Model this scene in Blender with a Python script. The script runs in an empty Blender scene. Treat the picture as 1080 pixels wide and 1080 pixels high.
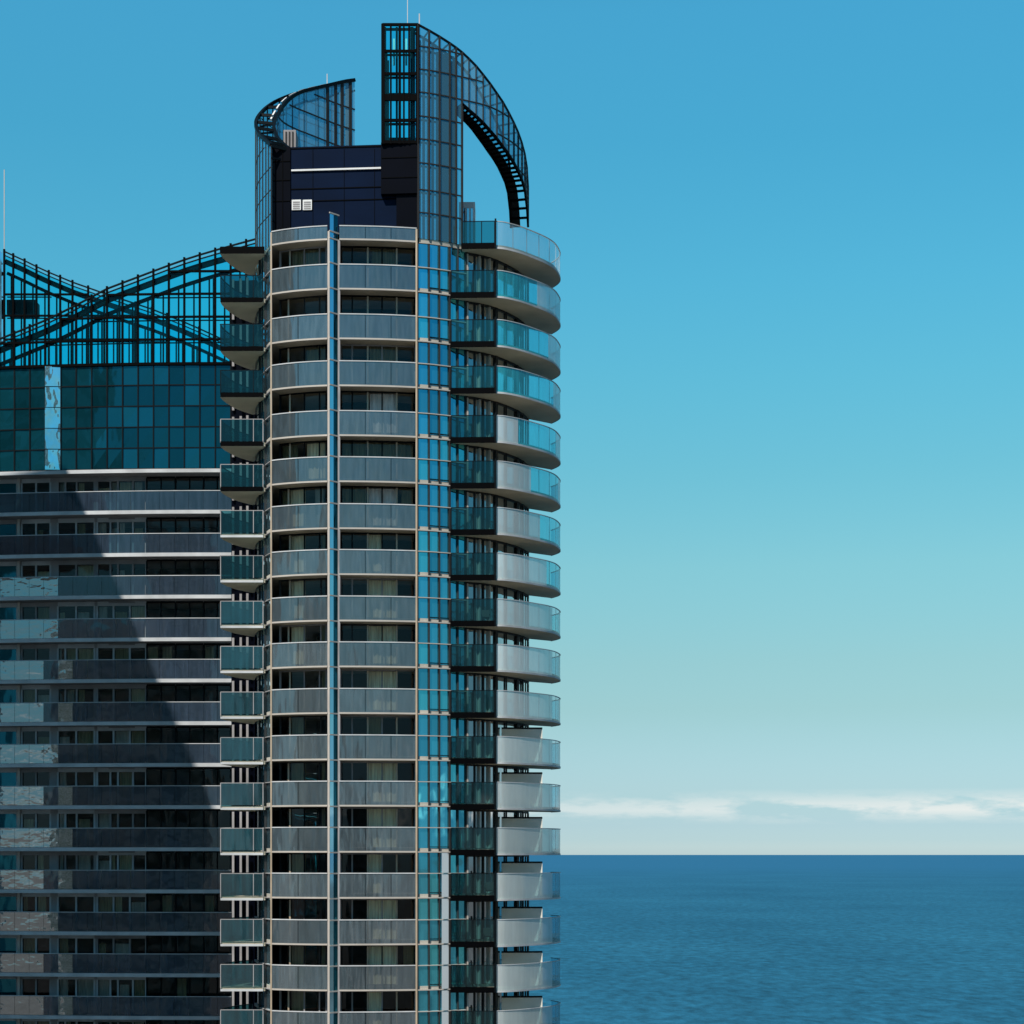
import bpy, math, random
from mathutils import Vector
random.seed(7)
R = math.radians
scn = bpy.context.scene
col = scn.collection
EYE = 40.0          # camera height above the sea
F = 1950.0          # focal length in photo pixels (photo is 1080 wide)
HY = 901.0          # horizon row in the photo
Z0 = 125.0          # distance of the round tower's front

# ------------------------------------------------------------------ materials
def new_mat(name):
    m = bpy.data.materials.new(name); m.use_nodes = True
    nt = m.node_tree; nt.nodes.clear()
    return m, nt, nt.nodes.new('ShaderNodeOutputMaterial')
def N(nt, t, **k):
    n = nt.nodes.new(t)
    for a, b in k.items():
        if hasattr(n, a) and a not in n.inputs: setattr(n, a, b)
        else: n.inputs[a].default_value = b
    return n
def L(nt, a, b): nt.links.new(a, b)
def rgba(c): return (c[0], c[1], c[2], 1)
def tex_noise(nt, scale, detail=3, vec=(1, 1, 1), rough=.5):
    tc = nt.nodes.new('ShaderNodeTexCoord'); mp = nt.nodes.new('ShaderNodeMapping')
    mp.inputs['Scale'].default_value = vec
    L(nt, tc.outputs['Object'], mp.inputs[0])
    n = nt.nodes.new('ShaderNodeTexNoise'); n.inputs['Scale'].default_value = scale
    n.inputs['Detail'].default_value = detail; n.inputs['Roughness'].default_value = rough
    L(nt, mp.outputs[0], n.inputs['Vector'])
    return n
def ramp(nt, src, c0, c1, p0=.3, p1=.7):
    r = nt.nodes.new('ShaderNodeValToRGB')
    r.color_ramp.elements[0].position = p0; r.color_ramp.elements[0].color = rgba(c0)
    r.color_ramp.elements[1].position = p1; r.color_ramp.elements[1].color = rgba(c1)
    L(nt, src, r.inputs[0]); return r
def bump(nt, src, strength, dist):
    b = nt.nodes.new('ShaderNodeBump'); b.inputs['Strength'].default_value = strength
    b.inputs['Distance'].default_value = dist; L(nt, src, b.inputs['Height']); return b
def solid(name, c, rough=.6, metallic=0, var=.25, scale=.7, vec=(1, 1, 1), spec=.4, bmp=0):
    m, nt, out = new_mat(name)
    p = N(nt, 'ShaderNodeBsdfPrincipled'); p.inputs['Roughness'].default_value = rough
    p.inputs['Metallic'].default_value = metallic; p.inputs['Specular IOR Level'].default_value = spec
    n = tex_noise(nt, scale, 5, vec)
    lo = tuple(x*(1-var) for x in c); hi = tuple(min(1, x*(1+var*.6)) for x in c)
    r = ramp(nt, n.outputs['Fac'], lo, hi)
    L(nt, r.outputs[0], p.inputs['Base Color'])
    if bmp: L(nt, bump(nt, n.outputs['Fac'], bmp, .02).outputs[0], p.inputs['Normal'])
    L(nt, p.outputs[0], out.inputs[0]); return m
def mirror_glass(name, c, metallic=.85, rough=.04, wav=.2, wscale=.35, pane=.35, wvec=(1, 1, .5)):
    """tinted reflective glazing: each pane its own slight tone and warp"""
    m, nt, out = new_mat(name)
    p = N(nt, 'ShaderNodeBsdfPrincipled'); p.inputs['Roughness'].default_value = rough
    p.inputs['Metallic'].default_value = metallic
    g = nt.nodes.new('ShaderNodeNewGeometry')
    r = ramp(nt, g.outputs['Random Per Island'], tuple(x*(1-pane) for x in c), tuple(x*(1+pane) for x in c), 0, 1)
    L(nt, r.outputs[0], p.inputs['Base Color'])
    n = tex_noise(nt, wscale, 2, wvec)
    add = N(nt, 'ShaderNodeMath', operation='MULTIPLY_ADD'); L(nt, g.outputs['Random Per Island'], add.inputs[0])
    add.inputs[1].default_value = .0; L(nt, n.outputs['Fac'], add.inputs[2])
    L(nt, bump(nt, add.outputs[0], wav, .25).outputs[0], p.inputs['Normal'])
    L(nt, p.outputs[0], out.inputs[0]); return m
def film_glass(name, dif, tint, w_dif, w_gl, w_tr, rough=.06, wav=.15, wscale=.6, wvec=(1, 1, .4), streak=0, trans=0., glc=(1, 1, 1)):
    """laminated balustrade glass: a dusty film, a reflection and a see-through share"""
    m, nt, out = new_mat(name)
    d = N(nt, 'ShaderNodeBsdfDiffuse'); 
    if streak:
        n = tex_noise(nt, 1.6, 4, (3, 3, .35)); r = ramp(nt, n.outputs['Fac'], tuple(x*(1-streak) for x in dif), tuple(min(1, x*(1+streak)) for x in dif), .35, .7)
        L(nt, r.outputs[0], d.inputs[0])
    else: d.inputs[0].default_value = rgba(dif)
    oi = nt.nodes.new('ShaderNodeObjectInfo'); mrv = N(nt, 'ShaderNodeMapRange'); mrv.inputs['To Min'].default_value = .80; mrv.inputs['To Max'].default_value = 1.25
    L(nt, oi.outputs['Random'], mrv.inputs['Value']); vm = nt.nodes.new('ShaderNodeVectorMath'); vm.operation = 'SCALE'; L(nt, mrv.outputs[0], vm.inputs['Scale'])
    if streak: L(nt, r.outputs[0], vm.inputs[0])
    else: vm.inputs[0].default_value = dif
    L(nt, vm.outputs[0], d.inputs[0])
    body = d
    if trans:
        t2 = N(nt, 'ShaderNodeBsdfTranslucent'); t2.inputs[0].default_value = rgba(dif)
        mx = N(nt, 'ShaderNodeMixShader'); mx.inputs[0].default_value = trans
        L(nt, d.outputs[0], mx.inputs[1]); L(nt, t2.outputs[0], mx.inputs[2]); body = mx
    gl = N(nt, 'ShaderNodeBsdfGlossy'); gl.inputs['Roughness'].default_value = rough; gl.inputs[0].default_value = rgba(glc)
    n2 = tex_noise(nt, wscale, 2, wvec); b = bump(nt, n2.outputs['Fac'], wav, .25); L(nt, b.outputs[0], gl.inputs['Normal'])
    tr = N(nt, 'ShaderNodeBsdfTransparent'); tr.inputs[0].default_value = rgba(tint)
    m1 = N(nt, 'ShaderNodeMixShader'); m1.inputs[0].default_value = w_dif/(w_dif+w_tr)
    L(nt, tr.outputs[0], m1.inputs[1]); L(nt, body.outputs[0], m1.inputs[2])
    fr = N(nt, 'ShaderNodeFresnel'); fr.inputs[0].default_value = 1.5
    ad = N(nt, 'ShaderNodeMath', operation='MULTIPLY_ADD'); L(nt, fr.outputs[0], ad.inputs[0]); ad.inputs[1].default_value = .42; ad.inputs[2].default_value = w_gl
    ad.use_clamp = True
    m2 = N(nt, 'ShaderNodeMixShader'); L(nt, ad.outputs[0], m2.inputs[0])
    L(nt, m1.outputs[0], m2.inputs[1]); L(nt, gl.outputs[0], m2.inputs[2])
    L(nt, m2.outputs[0], out.inputs[0]); return m

M = {}
M['concrete'] = solid('pale_render', (.50, .465, .40), .75, var=.22, scale=.8)
M['soffit'] = solid('soffit_paint', (.58, .50, .38), .8, var=.2, scale=.5)
M['beige'] = solid('champagne_metal', (.55, .43, .31), .4, .2, var=.15)
M['pale'] = solid('pale_metal', (.56, .50, .44), .4, .1, var=.12)
M['taupe'] = solid('taupe_render', (.35, .33, .33), .8, var=.25, scale=.6)
M['slab_grey'] = solid('slab_edge_grey', (.56, .57, .58), .7, var=.2, scale=.8)
M['black'] = solid('black_steel', (.0009, .0011, .0016), .6, var=.2, spec=.04)
M['dark'] = solid('dark_frame', (.003, .006, .008), .45, 0, var=.2, spec=.12)
M['brown'] = solid('bronze_mullion', (.035, .034, .034), .5, 0, var=.2, spec=.2)
M['navy'] = solid('navy_cladding', (.0012, .0075, .028), .4, .0, var=.25, scale=.25, vec=(1, 1, 3), spec=.06)
M['blackclad'] = solid('black_cladding', (.0008, .0015, .005), .4, var=.3, scale=.4, spec=.05)
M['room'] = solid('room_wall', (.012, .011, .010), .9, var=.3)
M['curtain'] = solid('linen_curtain', (.95, .84, .58), .9, var=.35, scale=2.5, vec=(5, 5, .2))
M['drape'] = solid('olive_drape', (.50, .46, .28), .9, var=.4, scale=2.5, vec=(5, 5, .2))
M['blind'] = solid('white_blind', (.85, .84, .80), .8, var=.3, scale=1.5, vec=(3, 3, .5))
M['white'] = solid('white_paint', (.8, .8, .78), .5, var=.1)
M['cream'] = solid('cream_screen', (.70, .68, .60), .7, var=.12, scale=.6)
M['strip'] = mirror_glass('blue_curtain_glass', (.17, .78, .96), .92, .03, .12, .5, .32)
M['strip_pale'] = mirror_glass('pale_curtain_glass', (.50, .84, 1.0), .95, .05, .06, .5, .10)
M['teal'] = mirror_glass('teal_curtain_glass', (.009, .112, .150), .75, .05, .22, .45, .32)
M['window'] = film_glass('window_glass', (.004, .005, .006), (.72, .74, .70), .15, .02, .85, .02, .12, .5)
M['side_window'] = film_glass('side_window_glass', (.05, .07, .08), (.40, .5, .52), .3, .62, .7, .03, .10, .5)
M['bay_glass'] = film_glass('grey_balustrade_glass', (.080, .104, .118), (.40, .45, .45), .82, .17, .18, .10, .35, .9, (1, 1, .25), streak=.22)
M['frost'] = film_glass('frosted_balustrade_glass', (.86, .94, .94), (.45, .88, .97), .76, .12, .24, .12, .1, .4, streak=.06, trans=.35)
M['clear'] = film_glass('teal_clear_glass', (.012, .09, .105), (.16, .50, .54), .25, .05, .75, .03, .1, .5)
M['left_bal'] = film_glass('slate_balustrade_glass', (.048, .072, .112), (.08, .20, .25), .55, .06, .45, .04, .09, .55, (1, 1, .8), streak=.25)
M['end_glass'] = film_glass('blue_end_glass', (.014, .062, .080), (.16, .38, .42), .6, .10, .4, .06, .15, .5, streak=.3)
M['sky_glass'] = film_glass('roof_screen_glass', (.02, .2, .3), (.16, .90, 1.0), .03, .0, .97, .02, .1, .5)
M['crown_glass'] = film_glass('crown_glass', (.16, .40, .50), (.50, .84, .94), .25, .16, .75, .03, .1, .5, glc=(.5, .85, 1))
M['shaded_bal'] = film_glass('shaded_balustrade_glass', (.05, .52, .64), (.30, .86, .96), .40, .10, .60, .05, .1, .4, streak=.25)
M['clear_dark'] = film_glass('dark_teal_glass', (.004, .035, .042), (.10, .34, .38), .25, .04, .75, .03, .1, .5)
M['crown_film'] = film_glass('crown_film_glass', (.20, .42, .52), (.50, .84, .94), .55, .14, .45, .04, .1, .5, glc=(.6, .85, 1))
M['glint'] = mirror_glass('bright_reflection_glass', (.62, .93, 1.0), .96, .04, .60, .9, .4, (1, 1, .6))
M['swirl_bal'] = film_glass('wavy_balustrade_glass', (.015, .030, .040), (.08, .20, .25), .42, .36, .58, .03, .12, 1.0, (.8, .8, 1.5))
M['roof_rail_glass'] = film_glass('pale_rail_glass', (.60, .74, .80), (.80, .95, 1.0), .32, .05, .68, .05, .1, .4, streak=.12, trans=.3)
M['dark_facade'] = solid('unseen_tower_cladding', (.14, .16, .18), .7, var=.15, scale=.2)
M['painted_glint'] = mirror_glass('painted_glint_glass', (.95, .97, .96), .30, .22, .05, .5, .12)
M['leaf'] = solid('leaf', (.05, .10, .03), .6, var=.4, scale=8)
M['clay'] = solid('clay_pot', (.35, .30, .26), .8)
M['rattan'] = solid('dark_rattan', (.05, .045, .04), .7)
M['facade'] = solid('unseen_tower_render', (.80, .78, .74), .8, var=.15, scale=.2)

# ------------------------------------------------------------------ mesh builder
class MB:
    def __init__(s): s.v = []; s.f = []; s.sm = False
    def quad(s, a, b, c, d):
        i = len(s.v); s.v += [tuple(a), tuple(b), tuple(c), tuple(d)]; s.f.append((i, i+1, i+2, i+3))
    def box8(s, p):       # bottom 4, top 4
        i = len(s.v); s.v += [tuple(q) for q in p]
        for f in ((0, 3, 2, 1), (4, 5, 6, 7), (0, 1, 5, 4), (1, 2, 6, 5), (2, 3, 7, 6), (3, 0, 4, 7)):
            s.f.append(tuple(i+k for k in f))
    def box(s, x0, x1, y0, y1, z0, z1):
        s.box8([(x0, y0, z0), (x1, y0, z0), (x1, y1, z0), (x0, y1, z0), (x0, y0, z1), (x1, y0, z1), (x1, y1, z1), (x0, y1, z1)])
    def post(s, p, t, w, d, z0, z1):
        """box standing at plan point p, along tangent t: width w, depth d"""
        t = Vector(t).normalized(); n = Vector((-t.y, t.x))
        p = Vector(p)
        c = [p - t*w/2 - n*d/2, p + t*w/2 - n*d/2, p + t*w/2 + n*d/2, p - t*w/2 + n*d/2]
        s.box8([(q.x, q.y, z0) for q in c] + [(q.x, q.y, z1) for q in c])
    def bar(s, a, b, w, h):
        """straight box bar between 3D points"""
        a = Vector(a); b = Vector(b); d = (b-a)
        if d.length < 1e-6: return
        d.normalize()
        u = d.cross(Vector((0, 0, 1)))
        if u.length < 1e-4: u = Vector((1, 0, 0))
        u.normalize(); w_ = u.cross(d).normalized()
        c = lambda p: [p - u*w/2 - w_*h/2, p + u*w/2 - w_*h/2, p + u*w/2 + w_*h/2, p - u*w/2 + w_*h/2]
        s.box8(c(a) + c(b))
    def strip(s, pts, z0, z1, smooth=True):
        """vertical sheet along plan polyline; z0/z1 numbers or lists; shared vertices"""
        n = len(pts); i = len(s.v)
        zz0 = z0 if hasattr(z0, '__len__') else [z0]*n
        zz1 = z1 if hasattr(z1, '__len__') else [z1]*n
        for p, a in zip(pts, zz0): s.v.append((p[0], p[1], a))
        for p, a in zip(pts, zz1): s.v.append((p[0], p[1], a))
        for k in range(n-1): s.f.append((i+k, i+k+1, i+n+k+1, i+n+k))
        if smooth: s.sm = True
    def wallsolid(s, A, B, z0, z1):
        """solid between plan polylines A (outer) and B (inner), same count"""
        n = len(A); i = len(s.v)
        zz0 = z0 if hasattr(z0, '__len__') else [z0]*n
        zz1 = z1 if hasattr(z1, '__len__') else [z1]*n
        for P_, z in ((A, zz0), (B, zz0), (A, zz1), (B, zz1)):
            for p, a in zip(P_, z): s.v.append((p[0], p[1], a))
        for k in range(n-1):
            a, b, c, d = i+k, i+n+k, i+2*n+k, i+3*n+k
            s.f += [(a, a+1, c+1, c), (b+1, b, d, d+1), (c, c+1, d+1, d), (b, b+1, a+1, a)]
        s.f += [(i+n, i, i+2*n, i+3*n), (i+n-1, i+2*n-1, i+4*n-1, i+3*n-1)]
    def plate(s, poly, z0, z1):
        n = len(poly); i = len(s.v)
        for z in (z0, z1):
            for p in poly: s.v.append((p[0], p[1], z))
        s.f.append(tuple(i+k for k in reversed(range(n)))); s.f.append(tuple(i+n+k for k in range(n)))
        for k in range(n): s.f.append((i+k, i+(k+1) % n, i+n+(k+1) % n, i+n+k))
    def build(s, name, mat, parent=None):
        me = bpy.data.meshes.new(name)
        o = parent
        off = Vector((0, 0, 0))
        while o is not None: off += Vector(o.location); o = o.parent
        me.from_pydata([(a-off.x, b-off.y, c-off.z) for a, b, c in s.v], [], s.f)
        me.materials.append(mat)
        if s.sm: me.polygons.foreach_set('use_smooth', [True]*len(me.polygons))
        me.update()
        o = bpy.data.objects.new(name, me); col.objects.link(o)
        if parent: o.parent = parent
        return o
def tag(o, label=None, cat=None, group=None, kind=None):
    if label: o['label'] = label
    if cat: o['category'] = cat
    if group: o['group'] = group
    if kind: o['kind'] = kind
    return o
def empty(name, loc, label, cat, group=None):
    o = bpy.data.objects.new(name, None); col.objects.link(o); o.location = loc
    return tag(o, label, cat, group)

# plan helpers: (photo column, metres behind the tower's front) -> world plan point
def P(px, dz): Y = Z0+dz; return Vector(((px-540)*Y/F, Y))
def zat(py, Y): return EYE + (HY-py)*Y/F
def catmull(ctrl, per=8):
    out = []
    c = [ctrl[0]*2-ctrl[1]] + list(ctrl) + [ctrl[-1]*2-ctrl[-2]]
    for i in range(1, len(c)-2):
        p0, p1, p2, p3 = c[i-1:i+3]
        for k in range(per):
            t = k/per
            out.append(.5*((2*p1)+(p2-p0)*t+(2*p0-5*p1+4*p2-p3)*t*t+(3*p1-p0-3*p2+p3)*t**3))
    out.append(c[-2].copy()); return out
def plan(c, per=8): return catmull([P(*q) for q in c], per)
def pxof(p): return 540+p[0]*F/p[1]
def cut(pts, a, b, n=None):
    """sub-polyline of pts between photo columns a and b (columns run one way along pts)"""
    xs = [pxof(p) for p in pts]
    def at(v):
        for i in range(len(pts)-1):
            if (xs[i]-v)*(xs[i+1]-v) <= 0 and xs[i] != xs[i+1]:
                t = (v-xs[i])/(xs[i+1]-xs[i]); return i+t
        return 0 if abs(xs[0]-v) < abs(xs[-1]-v) else len(pts)-1.0
    ta, tb = at(a), at(b)
    def ev(t):
        i = min(int(t), len(pts)-2); return pts[i].lerp(pts[i+1], t-i)
    mids = [pts[i] for i in range(len(pts)) if ta+.02 < i < tb-.02]
    return [ev(ta)] + mids + [ev(tb)]
def resample(pts, n):
    d = [0]
    for a, b in zip(pts, pts[1:]): d.append(d[-1]+(b-a).length)
    out = []
    for k in range(n):
        t = d[-1]*k/(n-1); i = 0
        while i < len(d)-2 and d[i+1] < t: i += 1
        out.append(pts[i].lerp(pts[i+1], (t-d[i])/max(1e-9, d[i+1]-d[i])))
    return out
def offset(pts, d):
    """shift plan polyline sideways; positive = to its left"""
    out = []
    for i, p in enumerate(pts):
        a = pts[max(0, i-1)]; b = pts[min(len(pts)-1, i+1)]
        t = (b-a).normalized(); out.append(p + Vector((-t.y, t.x))*d)
    return out
def tang(pts, i):
    return (pts[min(len(pts)-1, i+1)]-pts[max(0, i-1)]).normalized()

# ------------------------------------------------------------------ ROUND TOWER
BASE = P(412, 10)
tower = empty('apartment_tower', (BASE.x, BASE.y, 0), 'tall round apartment tower with stacked curved balconies, blue glass strips and an arched glass crown', 'tower')

C_bay = plan([(286, 1.2), (300, .75), (320, .3), (346, 0), (370, 0), (400, .12), (420, .28), (440, .5)], 6)
C_right = plan([(440, .5), (453, .75), (464, 1.05), (474, 1.35), (483, 1.7), (492, 2.0), (508, 2.6), (523, 3.5), (540, 5.2), (550, 6.7), (556, 8.2), (558, 9.6)], 6)
C_left = plan([(286, 1.2), (283, 1.8), (279, 2.8), (274, 3.7), (270.5, 4.8), (269, 6.2), (268.8, 7.6)], 6)      # runs from the bay backwards
C_back = plan([(558, 9.6), (556, 13), (540, 18), (500, 22), (430, 24), (350, 22), (300, 17), (276, 12), (268.8, 7.6)], 6)
BODY = C_bay[:-1] + C_right[:-1] + C_back[:-1] + list(reversed(C_left))[:-1]
INNER = [Vector((BASE.x, BASE.y)).lerp(p, .55) for p in BODY]

# slab undersides measured up the middle of the tower, from the top
ys = [256, 308, 360.2, 409.5, 461.8, 510.2, 559.5, 607.7, 656.4, 704.6, 753.5, 802.2, 850.8, 899.2, 947.6, 996.6, 1044.8, 1093.4, 1142]
ZB = [zat(y, 125.5) for y in ys]
NF = len(ZB)
RH = 1.70                     # slab underside to handrail

# core, floor plates, the plain shaft below the picture
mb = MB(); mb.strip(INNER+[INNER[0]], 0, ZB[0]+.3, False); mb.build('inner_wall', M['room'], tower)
for i in range(NF):
    mb = MB()
    PB = offset(cut(C_bay, 286, 440), 1.15)   # bay line is set back
    plate = PB + offset(C_right, .06)[1:-1] + C_back[:-1] + offset(list(reversed(C_left)), .06)[:-1]
    mb.plate(plate, ZB[i]+.02, ZB[i]+.30)
    mb.build('floor_slab', M['concrete'], tower)
mb = MB(); low = [Vector((BASE.x, BASE.y)).lerp(p, .97) for p in BODY]
mb.strip(low+[low[0]], 0, ZB[-1], False); mb.build('tower_base', M['concrete'], tower)

# back of the tower: plain banded glazing
mb = MB()
for i in range(NF-1): mb.strip(C_back, ZB[i+1]+.3, ZB[i]+.0)
mb.build('rear_glazing', M['strip'], tower)

def pane_strip(mbp, pts, cuts, z0, z1, gap=.0, seg=2):
    for a, b in zip(cuts, cuts[1:]):
        q = resample(cut(pts, a, b), seg+1)
        mbp.strip(q, z0+gap, z1-gap, False)

# --- glass strips left and right of the bay (run up into the crown)
RCUT = [441, 452.5, 463.5, 474.3, 483, 491.5]
mbp = MB(); mbm = MB(); mbt = MB(); mbs = MB()
CR_in = offset(C_right, .10); tilted_ = []
z_top_strip = ZB[0]+.0
for i in range(1, NF):
    zs, zr, zt = ZB[i], ZB[i]+RH, ZB[i-1]
    for k, (a, b) in enumerate(zip(RCUT, RCUT[1:])):
        # a pane split by its own narrow secondary bar, as in the photo
        pane_strip(mbp, CR_in, [a, b], zs+.04, zr-.03); pane_strip(mbp, CR_in, [a, b], zr+.03, zt-.02)
    if i >= 14:  # added overlay panes, their pale colour stands in for a sun glint
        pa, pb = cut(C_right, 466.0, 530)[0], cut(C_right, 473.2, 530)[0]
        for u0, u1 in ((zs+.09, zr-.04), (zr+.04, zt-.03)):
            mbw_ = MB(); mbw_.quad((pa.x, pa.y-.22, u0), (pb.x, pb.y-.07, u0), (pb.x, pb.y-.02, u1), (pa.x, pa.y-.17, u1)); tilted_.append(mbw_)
    for zz, hh in ((zs, .08), (zr-.03, .06)):
        q = cut(C_right, 440.5, 491.5); mbt.wallsolid(offset(q, -.06), offset(q, .12), zz, zz+hh)
    q = cut(C_right, 453.5, 474); mbs.wallsolid(offset(q, .0), offset(q, .06), zs+.36, zs+.41)
for x, w in ((440.6, .13), (452.5, .13), (463.5, .13), (474.3, .16), (483, .10), (491.8, .15)):
    p = cut(C_right, x, 530); mbm.post(p[0], (p[1]-p[0]), w*.75, .10, ZB[-1], ZB[0])
cw = mbp.build('curtain_wall', M['strip'], tower)
for t_ in tilted_: t_.build('glint_pane', M['painted_glint'], cw)
mbm.build('mullion', M['brown'], cw); mbt.build('transom', M['pale'], cw); mbs.build('inner_rail', M['dark'], cw)
mbp = MB(); mbm = MB(); mbt = MB()
CL_in = offset(C_left, -.10)
for i in range(1, NF):
    zs, zr, zt = ZB[i], ZB[i]+RH, ZB[i-1]
    mbp.strip(CL_in, zs+.06, zr-.03); mbp.strip(CL_in, zr+.03, zt-.02)
    for zz in (zs, zr-.03): mbt.wallsolid(offset(C_left, .03), offset(C_left, -.12), zz, zz+.06)
for x in (280, 274): 
    p = cut(C_left, x, 269); mbm.post(p[0], p[1]-p[0], .07, .16, ZB[-1], ZB[0])
cw = mbp.build('curtain_wall', M['strip_pale'], tower)
mbm.build('mullion', M['brown'], cw); mbt.build('transom', M['taupe'], cw)
mb = MB(); p = P(286.2, 1.25); mb.post(p, (1, 0), .11, .30, ZB[-1], ZB[0]+.9); mb.build('pillar', M['beige'], tower)
mb = MB(); p = P(439.4, .6); mb.post(p, (1, 0), .12, .40, ZB[-1], ZB[0]+.9); mb.build('pillar', M['beige'], tower)

# --- fin standing in front of the bay
A_, B_, C_, D_ = P(345.6, -.45), P(347.6, -.5), P(357.6, .12), P(346.2, .5)
FT = zat(244, 124.6)
mb = MB(); mb.box8([(q.x, q.y, ZB[-1]) for q in (A_, B_, D_+Vector((.2, 0)), D_)] + [(q.x, q.y, FT) for q in (A_, B_, D_+Vector((.2, 0)), D_)])
fin = mb.build('fin', M['pale'], tower)
mbp = MB(); mbt = MB(); mbd = MB(); mbq = MB()
lv = sorted([z for z in ZB] + [z+RH for z in ZB] + [FT])
for a, b in zip(lv, lv[1:]):
    if b-a < .1 or a < ZB[-1]: continue
    m1 = B_.lerp(C_, .42); m2 = B_.lerp(C_, .86)
    mbp.quad((B_.x+.02, B_.y+.01, a+.04), (m1.x, m1.y, a+.04), (m1.x, m1.y, b-.03), (B_.x+.02, B_.y+.01, b-.03))
    mbq.quad((m1.x+.03, m1.y+.01, a+.04), (m2.x, m2.y, a+.04), (m2.x, m2.y, b-.03), (m1.x+.03, m1.y+.01, b-.03))
    mbt.bar((B_.x, B_.y-.03, b), (C_.x, C_.y-.03, b), .08, .09)
mbd.box8([(q.x, q.y, ZB[-1]) for q in (B_.lerp(C_, .87), C_, C_+Vector((0, .4)), C_+Vector((-.1, .4)))] + [(q.x, q.y, FT) for q in (B_.lerp(C_, .87), C_, C_+Vector((0, .4)), C_+Vector((-.1, .4)))])
mbp.build('fin_glass', M['strip_pale'], fin); mbq.build('fin_dark_glass', M['teal'], fin); mbt.build('fin_band', M['pale'], fin); mbd.build('fin_edge', M['black'], fin)

# --- recessed front balconies, two per storey
PB_all = offset(C_bay, 1.15)
def bay_balcony(i, a, b):
    zb = ZB[i]; h = RH if i else .95
    q = cut(C_bay, a, b); qi = offset(q, 1.13)
    mb = MB(); mb.wallsolid(offset(q, .02), qi, zb-.02, zb+.28)
    bal = mb.build('recessed_balcony', M['soffit'], tower)
    g = MB(); g.strip(offset(q, -.03), zb+.11, zb+h-.02); gl = g.build('balustrade', M['bay_glass'], bal)
    r = MB(); r.wallsolid(offset(q, -.07), offset(q, .03), zb+h-.02, zb+h+.05); r.build('handrail', M['slab_grey'], bal)
    e = MB(); e.wallsolid(offset(q, -.06), offset(q, .015), zb+.0, zb+.11); e.build('slab_edge', M['pale'], bal)
    j = MB()
    L_ = resample(q, max(3, int((b-a)/19)))
    for k in range(1, len(L_)-1):
        pt = offset(L_, -.045)[k]; j.post(pt, tang(L_, k), .03, .03, zb+.17, zb+h-.03)
    j.build('glass_joint', M['dark'], gl)
    return bal
def folds(mbx, pts, z0, z1, amp=.05):
    q = resample(pts, max(6, int(sum((b-a).length for a, b in zip(pts, pts[1:]))/.09)))
    o = []
    for k, p in enumerate(q):
        t = tang(q, k); o.append(p+Vector((-t.y, t.x))*(amp*math.sin(k*1.9)+amp*.4*math.sin(k*.7)))
    mbx.strip(o, z0, z1)
def bay_window(i, a, b, cuts, curtain_spans):
    """glazing behind a recessed balcony on storey i (below slab i)"""
    z0, z1 = ZB[i+1]+.31, ZB[i]-.0
    q = cut(PB_all, a, b)
    cc = [a]+cuts+[b]; g = MB(); w = None
    for c0, c1 in zip(cc, cc[1:]):
        # a pane with a pale curtain is a door slid open: it parts the glazing in two windows
        if any(m_ in ('curtain', 'blind') and x0 < (c0+c1)/2 < x1 for x0, x1, m_ in curtain_spans):
            if g.v: w = g.build('window', M['window'], tower); g = MB()
        else: pane_strip(g, PB_all, [c0, c1], z0+.05, z1-.10)
    if g.v: w = g.build('window', M['window'], tower)
    f = MB()
    f.wallsolid(offset(q, -.05), offset(q, .05), z1-.12, z1-.03); f.wallsolid(offset(q, -.05), offset(q, .05), z0, z0+.06)
    for c in [a+.6]+cuts+[b-.8]:
        p = cut(PB_all, c, b)[0]; f.post(p, (1, 0), .09 if c in cuts else .14, .13, z0, z1-.03)
    f.build('frame', M[random.choice(['dark', 'dark', 'brown', 'taupe'])], w)
    f = MB(); xx = cuts[len(cuts)//2-1 if len(cuts) < 4 else 1]; f.post(cut(PB_all, xx, b)[0]+Vector((0, -.08)), (1, 0), .11, .10, z0, z1-.12); f.build('pale_jamb', M['beige'], w)
    if len(cuts) == 4: f = MB(); f.post(cut(PB_all, cuts[3], b)[0]+Vector((0, -.08)), (1, 0), .11, .10, z0, z1-.12); f.build('pale_jamb', M['beige'], w)
    for (c0, c1, mat) in curtain_spans:
        m_ = MB(); folds(m_, offset(cut(PB_all, c0, c1), .32), z0+.05, z1-.12); m_.build('curtain', M[mat], w)
for i in range(NF):
    bay_balcony(i, 286.6, 345.3); bay_balcony(i, 358, 439.2)
    if i == NF-1: break
    lc, rc = [], []
    if i == 4: lc = [(290, 312, 'drape'), (322, 344, 'curtain')]; rc = [(361, 386, 'drape'), (389, 436, 'drape')]
    elif i == 5: lc = [(289, 304, 'drape'), (304, 320, 'curtain'), (331, 340, 'blind')]; rc = [(361, 386, 'drape'), (389, 418, 'blind'), (424, 436, 'drape')]
    elif i >= 6:
        rc = [(389, random.choice([403, 418, 418, 418]), 'curtain' if random.random() < .75 else 'drape')]
        if random.random() < .8: lc = [(305, 320, 'drape' if i > 8 else 'curtain')]
        if random.random() < .5: lc.append((338, 345, 'drape'))
        if random.random() < .25: rc.append((426, 437, 'drape'))
    elif i in (2, 3): rc = [(390, 418, 'blind' if i == 3 else 'drape')]; lc = [(322, 344, 'drape')] if i == 2 else []
    elif i == 0: rc = [(392, 418, 'drape')]; lc = [(306, 337, 'drape')]
    bay_window(i, 287, 345.2, [random.choice([304.5, 306]), 321, random.choice([337, 338.5])], lc)
    bay_window(i, 358.5, 438.6, [371.5, 388, 403, 418.5], rc)
# cross walls closing the two recesses
mb = MB()
for x, s in ((346.6, 0), (357.5, 0)):
    p = cut(C_bay, x, 439)[0]; p2 = cut(PB_all, x, 439)[0]
    mb.post(p.lerp(p2, .5), p2-p, (p2-p).length, .16, ZB[-1], ZB[0])
mb.build('cross_wall', M['taupe'], tower)

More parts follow.
